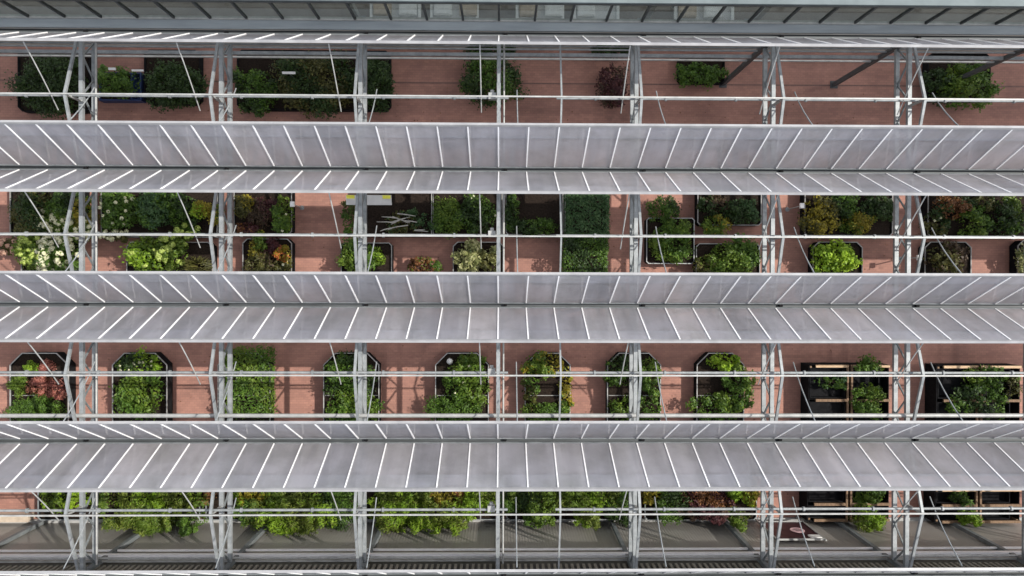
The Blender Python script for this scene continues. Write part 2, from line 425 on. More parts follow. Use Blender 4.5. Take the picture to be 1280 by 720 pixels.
def display_table(label, x0, x1, y0, y1, z=.8):
    o = empty('display_table', label, 'table', ((x0 + x1) / 2, (y0 + y1) / 2, 0), 'display tables inside the hall')
    hx, hy = (x1 - x0) / 2, (y1 - y0) / 2
    MB().box(-hx, hx, -hy, hy, z - .04, z).build('table_top', grey_board, o)
    f = MB()
    for a, b, c, d in ((-hx, hx, -hy, -hy + .12), (-hx, hx, hy - .12, hy), (-hx, -hx + .12, -hy + .121, hy - .121), (hx - .12, hx, -hy + .121, hy - .121)):
        f.box(a, b, c, d, z + .002, z + .10)
    f.build('table_rim', plastic_white, o)
    for sx in (-1, 1):
        for sy in (-1, 1): MB().box(sx * (hx - .1) - .03, sx * (hx - .1) + .03, sy * (hy - .1) - .03, sy * (hy - .1) + .03, .0, z - .04).build('leg', steel, o)
    return o
for i, (a, b, lab) in enumerate([(-5.6, -3.4, 'white rimmed display table behind the clerestory, nearest the white column'), (-3.0, -.9, 'white rimmed display table behind the clerestory with two glossy trays on it'),
                                 (.7, 2.8, 'white rimmed display table behind the clerestory carrying a white tray and greenery'), (3.2, 5.2, 'white rimmed display table behind the clerestory with a bright white crate'),
                                 (7.6, 10.2, 'white rimmed display table behind the clerestory with pale sacks on top')]):
    display_table(lab, a, b, 12.0, 13.2)
    for q in range(2 if i != 3 else 1):
        xc = a + .55 + q * 1.1
        bx = MB().box(xc - .38, xc + .38, 12.35, 12.95, .81, 1.0)
        bx.box(xc - .32, xc + .32, 12.4, 12.9, 1.0, 1.03)
        o = bx.build('tray', plastic_white if (i + q) % 2 else beige_m)
        tag(o, ['pale', 'white'][(i + q) % 2] + ' lidded tray on the display table ' + ['by the white column', 'with glossy trays', 'with greenery', 'with the bright crate', 'with sacks'][i], 'tray', 'trays on the hall tables')
for i, xx in enumerate((-6.2, 6.4, 11.2)):
    c = empty('column', ['white steel column inside the hall beside the first display table', 'white steel column inside the hall between two display tables', 'white steel column inside the hall past the last display table'][i], 'column', (xx, 12.4, 0))
    MB().box(-.12, .12, -.12, .12, .02, 7.3).build('shaft', alu, c); MB().box(-.25, .25, -.25, .25, .0, .019).build('base_plate', steel, c)

# ------------------------------------------------------------------ planters
def chamfer(hx, hy, c, d=0.0):
    hx -= d; hy -= d; c = max(.01, c - d * .58)
    return [(-hx, -hy + c), (-hx + c, -hy), (hx - c, -hy), (hx, -hy + c), (hx, hy - c), (hx - c, hy), (-hx + c, hy), (-hx, hy - c)]
def planter(label, x0, x1, y0, y1, z=.58, c=.18, soil=soil_m, rim_m=rim_grey, cat='planter', group='raised planters', bars=0):
    ax, ay = W(x0, y0, z); bx, by = W(x1, y1, z)
    hx, hy = abs(bx - ax) / 2, abs(ay - by) / 2
    o = empty('planter', label, cat, ((ax + bx) / 2, (ay + by) / 2, 0), group)
    MB().ring(chamfer(hx, hy, c, .012), chamfer(hx, hy, c, .06), .06, z - .03).build('liner', black_m, o)
    MB().ring(chamfer(hx, hy, c), chamfer(hx, hy, c, .038), z - .028, z + .012).build('rim', rim_m, o)
    MB().prism(chamfer(hx, hy, c, .062), z - .30, z - .09).build('soil', soil, o)
    for sx in (-1, 1):
        for sy in (-1, 1):
            MB().box(sx * (hx - .3) - .04, sx * (hx - .3) + .04, sy * (hy - .3) - .04, sy * (hy - .3) + .04, .002, .058).build('foot', black_m, o)
    for b in range(bars):
        yb = -hy + 2 * hy * (b + 1) / (bars + 1)
        MB().bar((-hx + .07, yb, z - .05), (hx - .07, yb, z - .05), .03, .03).build('cross_bar', rim_grey, o)
    return o

# ------------------------------------------------------------------ plants
def leaves_mesh(name, pos, nor, size, aspect, mat, parent, droop=.25):
    n = len(pos)
    nor = nor / np.linalg.norm(nor, axis=1, keepdims=True)
    t = rng.normal(size=(n, 3)); t -= nor * (t * nor).sum(1, keepdims=True); t /= np.linalg.norm(t, axis=1, keepdims=True)
    b = np.cross(nor, t); L = size * rng.uniform(.7, 1.3, (n, 1)); Wd = L * aspect
    p0 = pos - t * L * .5; p2 = pos + t * L * .5 - nor * L * droop
    p1 = pos + b * Wd * .5 - nor * Wd * .12; p3 = pos - b * Wd * .5 - nor * Wd * .12
    v = np.stack([p0, p1, p2, p3], 1).reshape(-1, 3)
    i = np.arange(n) * 4
    f = np.stack([np.stack([i, i + 1, i + 2], 1), np.stack([i, i + 2, i + 3], 1)], 1).reshape(-1, 3)
    me = bpy.data.meshes.new(name)
    me.vertices.add(len(v)); me.vertices.foreach_set('co', v.astype(np.float32).ravel())
    me.loops.add(f.size); me.loops.foreach_set('vertex_index', f.astype(np.int32).ravel())
    me.polygons.add(len(f)); me.polygons.foreach_set('loop_start', np.arange(0, f.size, 3, dtype=np.int32))
    me.polygons.foreach_set('loop_total', np.full(len(f), 3, dtype=np.int32))
    me.update(calc_edges=True); me.materials.append(mat)
    o = bpy.data.objects.new(name, me); COL.objects.link(o); o.parent = parent
    return o
def unit(n, up=.0):
    d = rng.normal(size=(n, 3)); d /= np.linalg.norm(d, axis=1, keepdims=True)
    d[:, 2] = np.where(d[:, 2] < -up, -d[:, 2], d[:, 2]); return d
def dome(rx, ry, h, n, mode):
    "leaf positions and outward directions for one plant, in its own frame (z = 0 at the base of the foliage)"
    if mode == 'hedge':
        u = rng.uniform(-1, 1, (n, 2)); top = rng.random(n) < .62
        lump = .07 * np.sin(u[:, 0] * 5 + u[:, 1] * 7) + .06 * np.sin(u[:, 1] * 11 - u[:, 0] * 3)
        pos = np.zeros((n, 3)); nor = np.zeros((n, 3))
        pos[:, 0] = u[:, 0] * rx; pos[:, 1] = u[:, 1] * ry; pos[:, 2] = h * (.92 + lump) + rng.normal(0, .05, n)
        nor[:, 2] = 1
        side = ~top; m = side.sum(); ax = rng.random(m) < ry / (rx + ry); sg = np.where(rng.random(m) < .5, -1, 1)
        ps = np.zeros((m, 3)); ns = np.zeros((m, 3)); r = rng.uniform(-1, 1, m); w = rng.normal(1, .05, m)
        ps[:, 0] = np.where(ax, sg * rx * w, r * rx); ps[:, 1] = np.where(ax, r * ry, sg * ry * w); ps[:, 2] = rng.uniform(.0, .95, m) * h
        ns[:, 0] = np.where(ax, sg, 0); ns[:, 1] = np.where(ax, 0, sg); ns[:, 2] = .6
        pos[side] = ps; nor[side] = ns
        return pos, nor + rng.normal(0, .45, (n, 3))
    nC = int(np.clip(rx * ry * 42, 9, 120))
    if mode == 'mound': nC = int(np.clip(rx * ry * 60, 12, 150))
    a = rng.uniform(0, 2 * np.pi, nC); rr = np.sqrt(rng.random(nC))
    edge = .93 + .13 * np.sin(3 * a + rng.uniform(0, 6)) + .10 * np.sin(5 * a + rng.uniform(0, 6))
    cx, cy = rr * np.cos(a) * rx * edge, rr * np.sin(a) * ry * edge
    prof = np.sqrt(np.clip(1 - (rr * .93) ** 2.6, 0, 1))
    cz = h * prof * (rng.uniform(.45, .95, nC) if mode != 'mound' else rng.uniform(.75, .92, nC))
    cr = (min(rx, ry) * .17 + .07) * rng.uniform(.6, 1.35, nC)
    if mode == 'loose': cr *= .85
    i = rng.choice(nC, n, p=cr ** 2 / (cr ** 2).sum())
    d = unit(n, .3); rad = cr[i] * np.clip(np.abs(rng.normal(.95, .30, n)), .2, 1.9)
    pos = np.stack([cx[i], cy[i], cz[i]], 1) + d * rad[:, None]
    k = rng.random(n) < (.30 if mode != 'loose' else .18)             # leaves on the inner twigs, between the sprays
    m = k.sum(); a2 = rng.uniform(0, 6.283, m); r2 = np.sqrt(rng.random(m)) * .95
    pos[k] = np.stack([r2 * np.cos(a2) * rx, r2 * np.sin(a2) * ry, h * np.sqrt(1 - r2 ** 2.4) * rng.uniform(.3, .75, m)], 1)
    pos[:, 2] = np.maximum(pos[:, 2], .03)
    return pos, d + np.array([0, 0, .45]) + rng.normal(0, .45, (n, 3))
def plant(name, label, cat, px, py, rx, ry, z0, z1, mode='shrub', pal='green', leaf=.12, dens=1.0, flower=None, fr=.10, nf=0, pal2=None, group=None, aspect=.55):
    zc = z0 + (z1 - z0) * .6
    x, y = W(px, py, zc); m = 879.6 / (CAMP.z - zc); rx, ry = rx / m * 1.08, ry / m * 1.08; h = z1 - z0
    y = max(y, BOTY + .02 + ry * .85)          # keep clear of the side wall
    o = empty(name, label, cat, (x, y, z0), group)
    n = int(np.clip(dens * (rx * ry * 3.14 + (rx + ry) * h * 1.6) * 3.6 / (leaf * leaf * aspect), 150, 6500))
    if mode == 'grass':
        k = int(np.clip(rx * ry * 500, 60, 900)); mb = MB()
        for q in range(k):
            an = random.uniform(0, 6.283); r0 = math.sqrt(random.random()) * .55; an2 = an + random.uniform(-.6, .6)
            b = Vector((math.cos(an) * r0 * rx, math.sin(an) * r0 * ry, 0)); ln = random.uniform(.25, .5)
            mid = b + Vector((math.cos(an2) * rx * ln * .5, math.sin(an2) * ry * ln * .5, h * random.uniform(.55, .9)))
            tip = b + Vector((math.cos(an2) * rx * ln * 1.2, math.sin(an2) * ry * ln * 1.2, h * random.uniform(.35, .95)))
            sd = Vector((-math.sin(an2), math.cos(an2), 0)) * .018
            mb.add([b - sd, b + sd, mid + sd, mid - sd, tip], [(0, 1, 2, 3), (3, 2, 4)])
        mb.build('foliage', LEAF[pal], o)
    else:
        pos, nor = dome(rx, ry, h, n, mode)
        lim = BOTY - .04 - y; k = pos[:, 1] < lim; pos[k, 1] = lim + rng.uniform(0, .10, k.sum())
        if pal2:
            k = rng.random(n) < .5 + .5 * np.sin(pos[:, 0] * 2.6 + pos[:, 1] * 2.1 + px)
            leaves_mesh('foliage', pos[~k], nor[~k], leaf, aspect, LEAF[pal], o)
            if k.sum() > 3: leaves_mesh('foliage', pos[k], nor[k], leaf, aspect, LEAF[pal2], o)
        else: leaves_mesh('foliage', pos, nor, leaf, aspect, LEAF[pal], o)
        st = MB()
        for q in range(5):
            a = q * 1.257 + px; e = (math.cos(a) * rx * .5, math.sin(a) * ry * .5, h * .55)
            st.tube([(math.cos(a) * .03, math.sin(a) * .03, -.06), (e[0] * .45, e[1] * .45, h * .3), e], [.03, .022, .01], 6)
        st.build('stem', stem_m, o)
    if flower:
        P, Q = [], []
        for q in range(int(nf * (1.5 if fr >= .09 else 1))):
            a = rng.uniform(0, 6.283); r = math.sqrt(rng.random()) * .95
            c = np.array([math.cos(a) * r * rx, math.sin(a) * r * ry, h * (math.sqrt(max(0, 1 - r ** 2.4 * .9)) * rng.uniform(.88, 1.05)) + fr * .3])
            d = unit(46, .3); rr = fr * (.82 if fr >= .09 else 1) * rng.uniform(.75, 1.25)
            P.append(c + d * rr * np.array([1, 1, .75])); Q.append(d + rng.normal(0, .2, d.shape))
        leaves_mesh('blossom', np.concatenate(P), np.concatenate(Q), fr * .62, .95, LEAF[flower], o, droop=.1)
    return o

G0, G1, G2, G3 = 'plants in the shaded bay next to the hall', 'plants in the bay with hydrangeas', 'plants in the row of octagonal planters', 'plants on the benches along the side wall'
def pl(group, name, cat, label, *a, **k): return plant(name, label, cat, *a, group=group, **k)

# --- first bay: deep shade, partly put into the darker leaf palette
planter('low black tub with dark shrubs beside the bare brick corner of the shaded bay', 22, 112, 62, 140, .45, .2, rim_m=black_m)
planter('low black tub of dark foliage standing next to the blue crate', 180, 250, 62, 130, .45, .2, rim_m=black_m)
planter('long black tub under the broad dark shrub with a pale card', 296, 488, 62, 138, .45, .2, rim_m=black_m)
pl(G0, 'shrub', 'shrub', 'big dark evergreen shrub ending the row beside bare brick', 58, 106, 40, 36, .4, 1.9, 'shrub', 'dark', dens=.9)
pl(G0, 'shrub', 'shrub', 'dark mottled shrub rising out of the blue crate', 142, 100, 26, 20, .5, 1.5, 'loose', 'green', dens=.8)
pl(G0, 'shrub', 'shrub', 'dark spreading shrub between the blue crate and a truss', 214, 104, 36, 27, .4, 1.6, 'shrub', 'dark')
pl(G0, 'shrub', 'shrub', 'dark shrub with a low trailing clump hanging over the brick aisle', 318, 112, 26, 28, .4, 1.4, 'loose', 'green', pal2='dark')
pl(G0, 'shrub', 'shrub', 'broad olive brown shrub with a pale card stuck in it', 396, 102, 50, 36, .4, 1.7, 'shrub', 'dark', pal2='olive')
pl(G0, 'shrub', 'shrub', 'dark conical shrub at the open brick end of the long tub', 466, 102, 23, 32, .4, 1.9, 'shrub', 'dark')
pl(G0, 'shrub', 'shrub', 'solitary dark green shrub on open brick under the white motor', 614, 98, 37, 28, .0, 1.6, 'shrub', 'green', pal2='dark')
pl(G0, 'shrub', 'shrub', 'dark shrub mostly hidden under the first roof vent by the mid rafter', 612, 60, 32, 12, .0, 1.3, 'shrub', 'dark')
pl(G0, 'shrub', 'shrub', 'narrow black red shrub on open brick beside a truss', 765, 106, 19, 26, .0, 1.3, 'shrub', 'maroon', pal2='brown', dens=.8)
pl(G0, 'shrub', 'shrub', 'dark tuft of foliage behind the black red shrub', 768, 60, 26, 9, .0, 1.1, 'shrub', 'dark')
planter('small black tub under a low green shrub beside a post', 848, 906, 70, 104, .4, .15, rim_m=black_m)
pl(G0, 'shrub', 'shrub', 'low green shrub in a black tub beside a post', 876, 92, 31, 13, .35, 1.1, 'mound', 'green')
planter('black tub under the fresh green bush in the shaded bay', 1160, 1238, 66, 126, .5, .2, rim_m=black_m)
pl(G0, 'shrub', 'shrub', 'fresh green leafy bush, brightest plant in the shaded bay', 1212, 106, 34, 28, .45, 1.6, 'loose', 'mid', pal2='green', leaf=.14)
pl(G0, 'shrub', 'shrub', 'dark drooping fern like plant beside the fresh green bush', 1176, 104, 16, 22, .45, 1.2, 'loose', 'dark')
# blue crate
x, y = W(150, 108, .45); o = empty('crate', 'blue plastic crate on the brick floor among dark shrubs', 'crate', (x, y, 0))
MB().ring([(-.92, -.62), (.92, -.62), (.92, .62), (-.92, .62)], [(-.86, -.56), (.86, -.56), (.86, .56), (-.86, .56)], .03, .45).build('rim_wall', blue_m, o)
MB().box(-.86, .86, -.56, .56, .03, .06).build('bottom', blue_m, o); MB().box(.48, .54, -.56, .56, .06, .50).build('divider', blue_m, o)
MB().box(-.85, .47, -.55, .55, .062, .36).build('soil', soil_m, o)
def card(label, px, py, z, w=.28, d=.10, m=plastic_white, group='plant cards'):
    x, y = W(px, py, z); o = empty('plant_card', label, 'card', (x, y, z - .25), group)
    MB().tube([(0, 0, -.35), (0, 0, .22)], .012, 6).build('stake', steel, o)
    MB().bar((-w / 2, 0, .25), (w / 2, 0, .25), d, .012, (0, -.5, 1)).build('card', m, o)
card('pale card above the dark shrub in the blue crate', 140, 86, 1.6, .30)
card('long pale card between the blue crate and the first truss', 172, 88, 1.5, .5, .08)
card('pale card lying on the broad olive brown shrub', 361, 91, 1.85, .55, .10)

# --- second bay
planter('planter of dark leaves above the white hydrangeas, at the end of the bay', 12, 104, 214, 296, .58, .2)
planter('planter full of white hydrangeas with blush heads spilling over its side', 26, 92, 300, 372, .58, .2)
planter('wide planter packed with tall green shrubs beside the first truss', 126, 272, 214, 297, .58, .2)
planter('planter of green and lime hydrangeas facing the bare brick gap', 158, 266, 302, 372, .58, .2)
planter('planter of reddish heathers with a small white box on its rim', 292, 365, 214, 295, .58, .2)
planter('planter of orange, gold and maroon foliage beside the brick aisle', 303, 365, 298, 372, .58, .2)
planter('black bed with silvery twigs beneath the grey notice board', 446, 540, 214, 296, .58, .12)
planter('planter of dark soil with one round green shrub near the notice board', 426, 490, 303, 374, .58, .12, bars=0)
planter('planter crowded with dark green foliage under the white motor', 541, 628, 214, 296, .58, .12)
planter('rounded planter of cream variegated shrubs beside the middle truss', 566, 630, 302, 374, .58, .2)
planter('planter of bare brown soil fringed with low dark green', 632, 704, 214, 294, .58, .12)
planter('planter of clipped hedging, the one beside bare brown soil', 706, 759, 214, 294, .58, .12)
planter('planter of clipped hedging, the one facing the sunlit brick patch', 706, 759, 299, 374, .58, .12)
planter('short planter with a full white frame beside the brick aisle and a truss', 808, 868, 272, 330, .58, .1, rim_m=alu)
planter('planter of brown soil and a yellow green shrub before a truss', 872, 952, 214, 282, .58, .12)
planter('planter of mixed leafy shrubs running under the third vent', 870, 950, 304, 374, .58, .15)
planter('planter of olive shrub and golden tufts with a lamp at its corner', 1006, 1116, 214, 295, .58, .12)
planter('rounded planter holding only the brilliant lime bush', 1016, 1078, 302, 374, .58, .25)
planter('wide planter of dark mixed shrubs at the far truss', 1160, 1290, 214, 296, .58, .12)
planter('rounded planter of bronze olive foliage under the bent rack rod', 1156, 1214, 302, 374, .58, .25)
planter('rounded planter of grey leaves cut by the picture edge', 1272, 1330, 300, 374, .58, .25)

pl(G1, 'shrub', 'shrub', 'dark leafy shrub with yellow tinged side behind the white hydrangeas', 42, 268, 30, 30, .5, 1.5, 'shrub', 'dark', pal2='olive')
pl(G1, 'shrub', 'shrub', 'dark green shrub tight against the rafter behind white hydrangeas', 82, 256, 24, 20, .5, 1.5, 'shrub', 'green', pal2='dark')
pl(G1, 'shrub', 'shrub', 'small yellow green shrub squeezed between truss and rafter', 102, 268, 13, 20, .5, 1.5, 'shrub', 'mid', pal2='gold')
pl(G1, 'hydrangea', 'hydrangea', 'white hydrangea growing behind the ridge beam with round cream heads', 66, 278, 27, 17, .5, 1.3, 'shrub', 'mid', flower='white', fr=.125, nf=34)
pl(G1, 'hydrangea', 'hydrangea', 'white hydrangea close to the first truss, loosely flowered', 98, 288, 18, 15, .5, 1.3, 'loose', 'mid', flower='white', fr=.11, nf=22)
pl(G1, 'hydrangea', 'hydrangea', 'lime tinted hydrangea in the middle of the white ones', 40, 312, 20, 22, .5, 1.4, 'shrub', 'mid', flower='limeflower', fr=.13, nf=26)
pl(G1, 'hydrangea', 'hydrangea', 'brightest white hydrangea with large heads over dark leaves', 68, 318, 26, 26, .5, 1.4, 'shrub', 'green', flower='white', fr=.13, nf=40)
pl(G1, 'hydrangea', 'hydrangea', 'blush pink hydrangea leaning out over the bare brick', 10, 308, 11, 11, .5, 1.0, 'loose', 'olive', flower='blush', fr=.12, nf=9)
pl(G1, 'shrub', 'shrub', 'large dense green shrub next to the first truss with pale flower tufts below', 148, 262, 24, 22, .5, 1.7, 'shrub', 'green', flower='white', fr=.09, nf=9)
pl(G1, 'shrub', 'shrub', 'large dense dark green shrub in the middle of the wide planter', 190, 260, 26, 22, .5, 1.8, 'shrub', 'green', pal2='bluegreen')
pl(G1, 'shrub', 'shrub', 'deep green shrub behind the little golden tree', 226, 266, 20, 22, .5, 1.5, 'shrub', 'green', pal2='dark')
pl(G1, 'small_tree', 'tree', 'little golden round headed tree on a thin pale trunk', 248, 262, 11, 11, 1.2, 1.8, 'mound', 'gold', pal2='lime', leaf=.08)
pl(G1, 'shrub', 'shrub', 'yellow green clipped shrub behind the rafter foot', 270, 268, 8, 14, .6, 1.4, 'mound', 'gold', pal2='mid', leaf=.08)
pl(G1, 'shrub', 'shrub', 'row of cream tufted flowers along the ridge beam above bare brick', 142, 294, 20, 7, .4, 1.0, 'loose', 'olive', flower='white', fr=.10, nf=10)
pl(G1, 'shrub', 'shrub', 'bright glossy green shrub filling the hydrangea planter corner', 182, 320, 24, 23, .5, 1.5, 'shrub', 'bright', pal2='mid', leaf=.14, flower='limeflower', fr=.10, nf=6)
pl(G1, 'hydrangea', 'hydrangea', 'lime green hydrangea with round heads beside the glossy shrub', 214, 314, 17, 24, .5, 1.4, 'loose', 'mid', flower='limeflower', fr=.15, nf=16)
pl(G1, 'hydrangea', 'hydrangea', 'small cream hydrangea behind the lime green one, under the rack rod', 234, 288, 13, 10, .5, 1.3, 'loose', 'green', flower='limeflower', fr=.13, nf=9)
pl(G1, 'grass_clump', 'grass', 'low olive grass mound at the foot of the second rafter', 246, 332, 22, 13, .45, .9, 'grass', 'olive')
pl(G1, 'shrub', 'shrub', 'bronze green shrub beside the second truss in the heather planter', 304, 256, 12, 14, .5, 1.2, 'mound', 'gold', pal2='olive', leaf=.09)
pl(G1, 'heather', 'heather', 'dull red brown heather in the middle of its planter', 326, 266, 18, 18, .5, 1.0, 'mound', 'brown', pal2='maroon', leaf=.08)
pl(G1, 'heather', 'heather', 'terracotta tipped heather along the ridge beam', 308, 286, 15, 8, .5, 1.0, 'mound', 'rust', pal2='maroon', leaf=.08)
pl(G1, 'shrub', 'shrub', 'upright green shrub at the white edged corner of the heather planter', 352, 268, 12, 24, .5, 1.4, 'shrub', 'green', pal2='mid', flower='white', fr=.05, nf=3)
pl(G1, 'shrub', 'shrub', 'gold and green shrub above the orange bush', 321, 306, 12, 12, .5, 1.3, 'loose', 'gold', pal2='mid')
pl(G1, 'shrub', 'shrub', 'plum dark shrub between gold and orange ones', 340, 306, 9, 11, .5, 1.2, 'loose', 'maroon')
pl(G1, 'shrub', 'shrub', 'orange and red leaved bush at the planter edge', 352, 317, 10, 11, .5, 1.3, 'loose', 'orange', pal2='gold')
pl(G1, 'heather', 'heather', 'rust brown low mound below the gold shrub', 322, 330, 17, 14, .5, 1.0, 'mound', 'brown', pal2='olive', leaf=.08)
pl(G1, 'shrub', 'shrub', 'small bronze shrub with one white bloom below the orange bush', 352, 333, 10, 9, .5, 1.0, 'loose', 'olive', flower='white', fr=.07, nf=2)
pl(G1, 'shrub', 'shrub', 'narrow variegated shrub hanging beside the notice board', 436, 272, 9, 24, .4, 1.3, 'loose', 'olive', pal2='green')
pl(G1, 'shrub', 'shrub', 'round green shrub crossed by a rafter in the dark soil planter', 446, 322, 23, 20, .5, 1.5, 'shrub', 'mid', pal2='green')
pl(G1, 'shrub', 'shrub', 'small bright green shrub beside the round one in dark soil', 468, 320, 9, 12, .5, 1.2, 'shrub', 'bright', pal2='mid')
pl(G1, 'shrub', 'shrub', 'low grey green shrub threaded with silvery twigs', 512, 278, 32, 15, .45, 1.0, 'loose', 'bluegreen', pal2='olive', dens=.6)
x, y = W(505, 277, 1.0); tw = empty('branch_bundle', 'silvery bare branches lying across the low grey green shrub', 'branches', (x, y, .75))
for q in range(14):
    a = random.uniform(-.5, .5) + (math.pi if q % 2 else 0); l = random.uniform(.35, .9); sx, sy = random.uniform(-.6, .6), random.uniform(-.45, .4)
    MB().tube([(sx, sy, .15), (sx + math.cos(a) * l * .5, sy + math.sin(a) * l * .5, .36), (sx + math.cos(a) * l, sy + math.sin(a) * l, .32)], [.03, .024, .012], 6).build('branch', grey_twig, tw)
pl(G1, 'shrub', 'shrub', 'soft mid green dome between the silvery twigs and motor', 560, 270, 20, 22, .5, 1.2, 'mound', 'green', pal2='mid', leaf=.09)
pl(G1, 'shrub', 'shrub', 'dark green upright shrub with tiny white flowers under the motor', 596, 268, 24, 24, .5, 1.4, 'shrub', 'dark', pal2='green', flower='white', fr=.05, nf=4)
pl(G1, 'shrub', 'shrub', 'small pointed plant sitting low on sunlit brick', 530, 334, 22, 10, .0, .9, 'loose', 'green', pal2='rust')
pl(G1, 'shrub', 'shrub', 'cream variegated shrub with pale edged leaves', 586, 322, 17, 20, .5, 1.4, 'loose', 'cream', leaf=.15)
pl(G1, 'shrub', 'shrub', 'second cream variegated shrub tight against the middle truss', 612, 326, 12, 16, .5, 1.3, 'loose', 'cream', pal2='olive', leaf=.15)
pl(G1, 'shrub', 'shrub', 'low dark green edging plant along the ridge beam by brown soil', 666, 284, 34, 10, .45, .8, 'mound', 'dark', pal2='green', leaf=.09)
pl(G1, 'shrub', 'shrub', 'dark green column beside the middle truss and brown soil', 640, 264, 9, 22, .45, 1.1, 'shrub', 'dark', pal2='green')
pl(G1, 'hedge_plant', 'hedge', 'clipped blue green hedge block beside brown soil', 734, 270, 24, 25, .5, 1.5, 'hedge', 'bluegreen', leaf=.11)
pl(G1, 'hedge_plant', 'hedge', 'clipped deep green hedge block facing the sunlit brick patch', 731, 322, 25, 24, .5, 1.5, 'hedge', 'green', pal2='dark', leaf=.11)
pl(G1, 'shrub', 'shrub', 'dark shrub behind the white framed planter', 832, 262, 20, 16, .3, 1.2, 'shrub', 'dark', pal2='green')
pl(G1, 'shrub', 'shrub', 'dense green shrub filling the white framed planter', 840, 304, 26, 24, .5, 1.4, 'shrub', 'green', pal2='mid')
pl(G1, 'shrub', 'shrub', 'yellow green feathery shrub by the reddish soil', 898, 282, 20, 14, .4, 1.2, 'loose', 'mid', pal2='gold')
pl(G1, 'shrub', 'shrub', 'dark blue green shrub hugging the truss above a pale rail', 926, 264, 22, 16, .5, 1.3, 'shrub', 'bluegreen', pal2='dark')
pl(G1, 'shrub', 'shrub', 'broad green shrub beside the truss under the third vent edge', 920, 322, 30, 22, .5, 1.5, 'shrub', 'green', pal2='mid')
pl(G1, 'shrub', 'shrub', 'yellowish ground hugging shrub at the aisle corner by the vent', 886, 332, 18, 13, .5, 1.2, 'loose', 'olive', pal2='mid')
pl(G1, 'shrub', 'shrub', 'olive speckled shrub beside the corner lamp', 1026, 272, 24, 26, .5, 1.4, 'loose', 'olive', pal2='gold', leaf=.13)
pl(G1, 'grass_clump', 'grass', 'golden green tuft in front of dark soil', 1072, 280, 22, 13, .5, 1.1, 'shrub', 'gold', pal2='mid', leaf=.09)
pl(G1, 'shrub', 'shrub', 'deep green shrub behind the golden green tuft', 1056, 256, 20, 16, .5, 1.2, 'loose', 'dark', pal2='green')
pl(G1, 'shrub', 'shrub', 'low dark filler shrub under the vent edge beside the bronze red one', 1226, 254, 24, 12, .5, 1.2, 'loose', 'dark', pal2='olive')
pl(G1, 'shrub', 'shrub', 'low dark shrub along the ridge beam under the green and black one', 1256, 288, 22, 10, .5, 1.1, 'loose', 'dark', pal2='green')
pl(G1, 'shrub', 'shrub', 'low fern like shrub filling the reddish soil behind the yellow green one', 892, 258, 20, 14, .4, 1.0, 'loose', 'dark', pal2='brown')
pl(G1, 'shrub', 'shrub', 'dark shrub between dark soil and the far truss', 1100, 258, 20, 18, .5, 1.2, 'shrub', 'dark')
pl(G1, 'shrub', 'shrub', 'brilliant lime green bush lit by the sun', 1047, 323, 28, 20, .5, 1.5, 'shrub', 'lime', pal2='bright', leaf=.15)
pl(G1, 'shrub', 'shrub', 'bronze red shrub above the bent rack rod', 1192, 258, 21, 16, .5, 1.3, 'loose', 'rust', pal2='dark')
pl(G1, 'shrub', 'shrub', 'fresh green shrub in the middle of the dark mixed planter', 1222, 278, 18, 18, .5, 1.4, 'loose', 'green', pal2='mid')
pl(G1, 'shrub', 'shrub', 'green and black mottled shrub at the frame edge', 1262, 268, 20, 20, .5, 1.4, 'loose', 'dark', pal2='mid')
pl(G1, 'shrub', 'shrub', 'dark low shrub against the far rafter', 1172, 278, 14, 16, .5, 1.1, 'loose', 'dark', pal2='olive', flower='white', fr=.05, nf=3)
pl(G1, 'shrub', 'shrub', 'bronze olive shrub crossed by the bent rack rod', 1187, 324, 26, 19, .5, 1.4, 'loose', 'olive', pal2='brown', leaf=.14)
pl(G1, 'shrub', 'shrub', 'grey leaved shrub cut off by the frame in a rounded planter', 1284, 322, 10, 18, .5, 1.2, 'loose', 'bluegreen', pal2='cream')
# notice board on two legs
x, y = W(461, 250, 1.9); o = empty('notice_board', 'grey notice board with two yellow stickers beside a truss', 'sign', (x, y, 0))
MB().bar((-.95, 0, 1.9), (.95, 0, 1.9), .42, .03, (0, -.35, 1)).build('board', grey_board, o)
for s in (-1, 1):
    MB().bar((s * .75 - .17, .12, 1.964), (s * .75 + .17, .12, 1.964), .15, .004, (0, -.35, 1)).build('sticker', yellow_m, o)
    MB().box(s * .6 - .025, s * .6 + .025, -.03, .03, .0, 1.87).build('leg', steel, o)
# small lamp and cards
def post_lamp(label, px, py, h=1.6):
    x, y = W(px, py, h); o = empty('post_light', label, 'lamp', (x, y, 0), 'small white post lights')
    MB().tube([(0, 0, .03), (0, 0, h - .12)], .025, 8).build('pole', alu, o)
    MB().tube([(0, 0, 0), (0, 0, .03)], .10, 12).build('foot', steel, o)
    MB().box(-.085, .085, -.11, .11, h - .12, h).build('head', plastic_white, o)
post_lamp('white box headed post light by the olive speckled shrub', 1003, 257)
post_lamp('white box headed post light at the corner of the heather planter', 365, 255, 1.5)
post_lamp('white box headed post light behind the far rafter foot', 1150, 322, 1.5)

# fallen leaves on the paving
P = np.zeros((900, 3)); P[:, 0] = rng.uniform(-19, 19, 900); P[:, 1] = rng.uniform(-9.6, 9.6, 900); P[:, 2] = .02
P[:, 0] += rng.normal(0, .25, 900) * np.sin(P[:, 1] * 3)
li = leaves_mesh('leaf_litter', P, np.tile(np.array([[0., 0, 1]]), (900, 1)) + rng.normal(0, .2, (900, 3)), .07, .6, LEAF['rust'], None); li['kind'] = 'stuff'
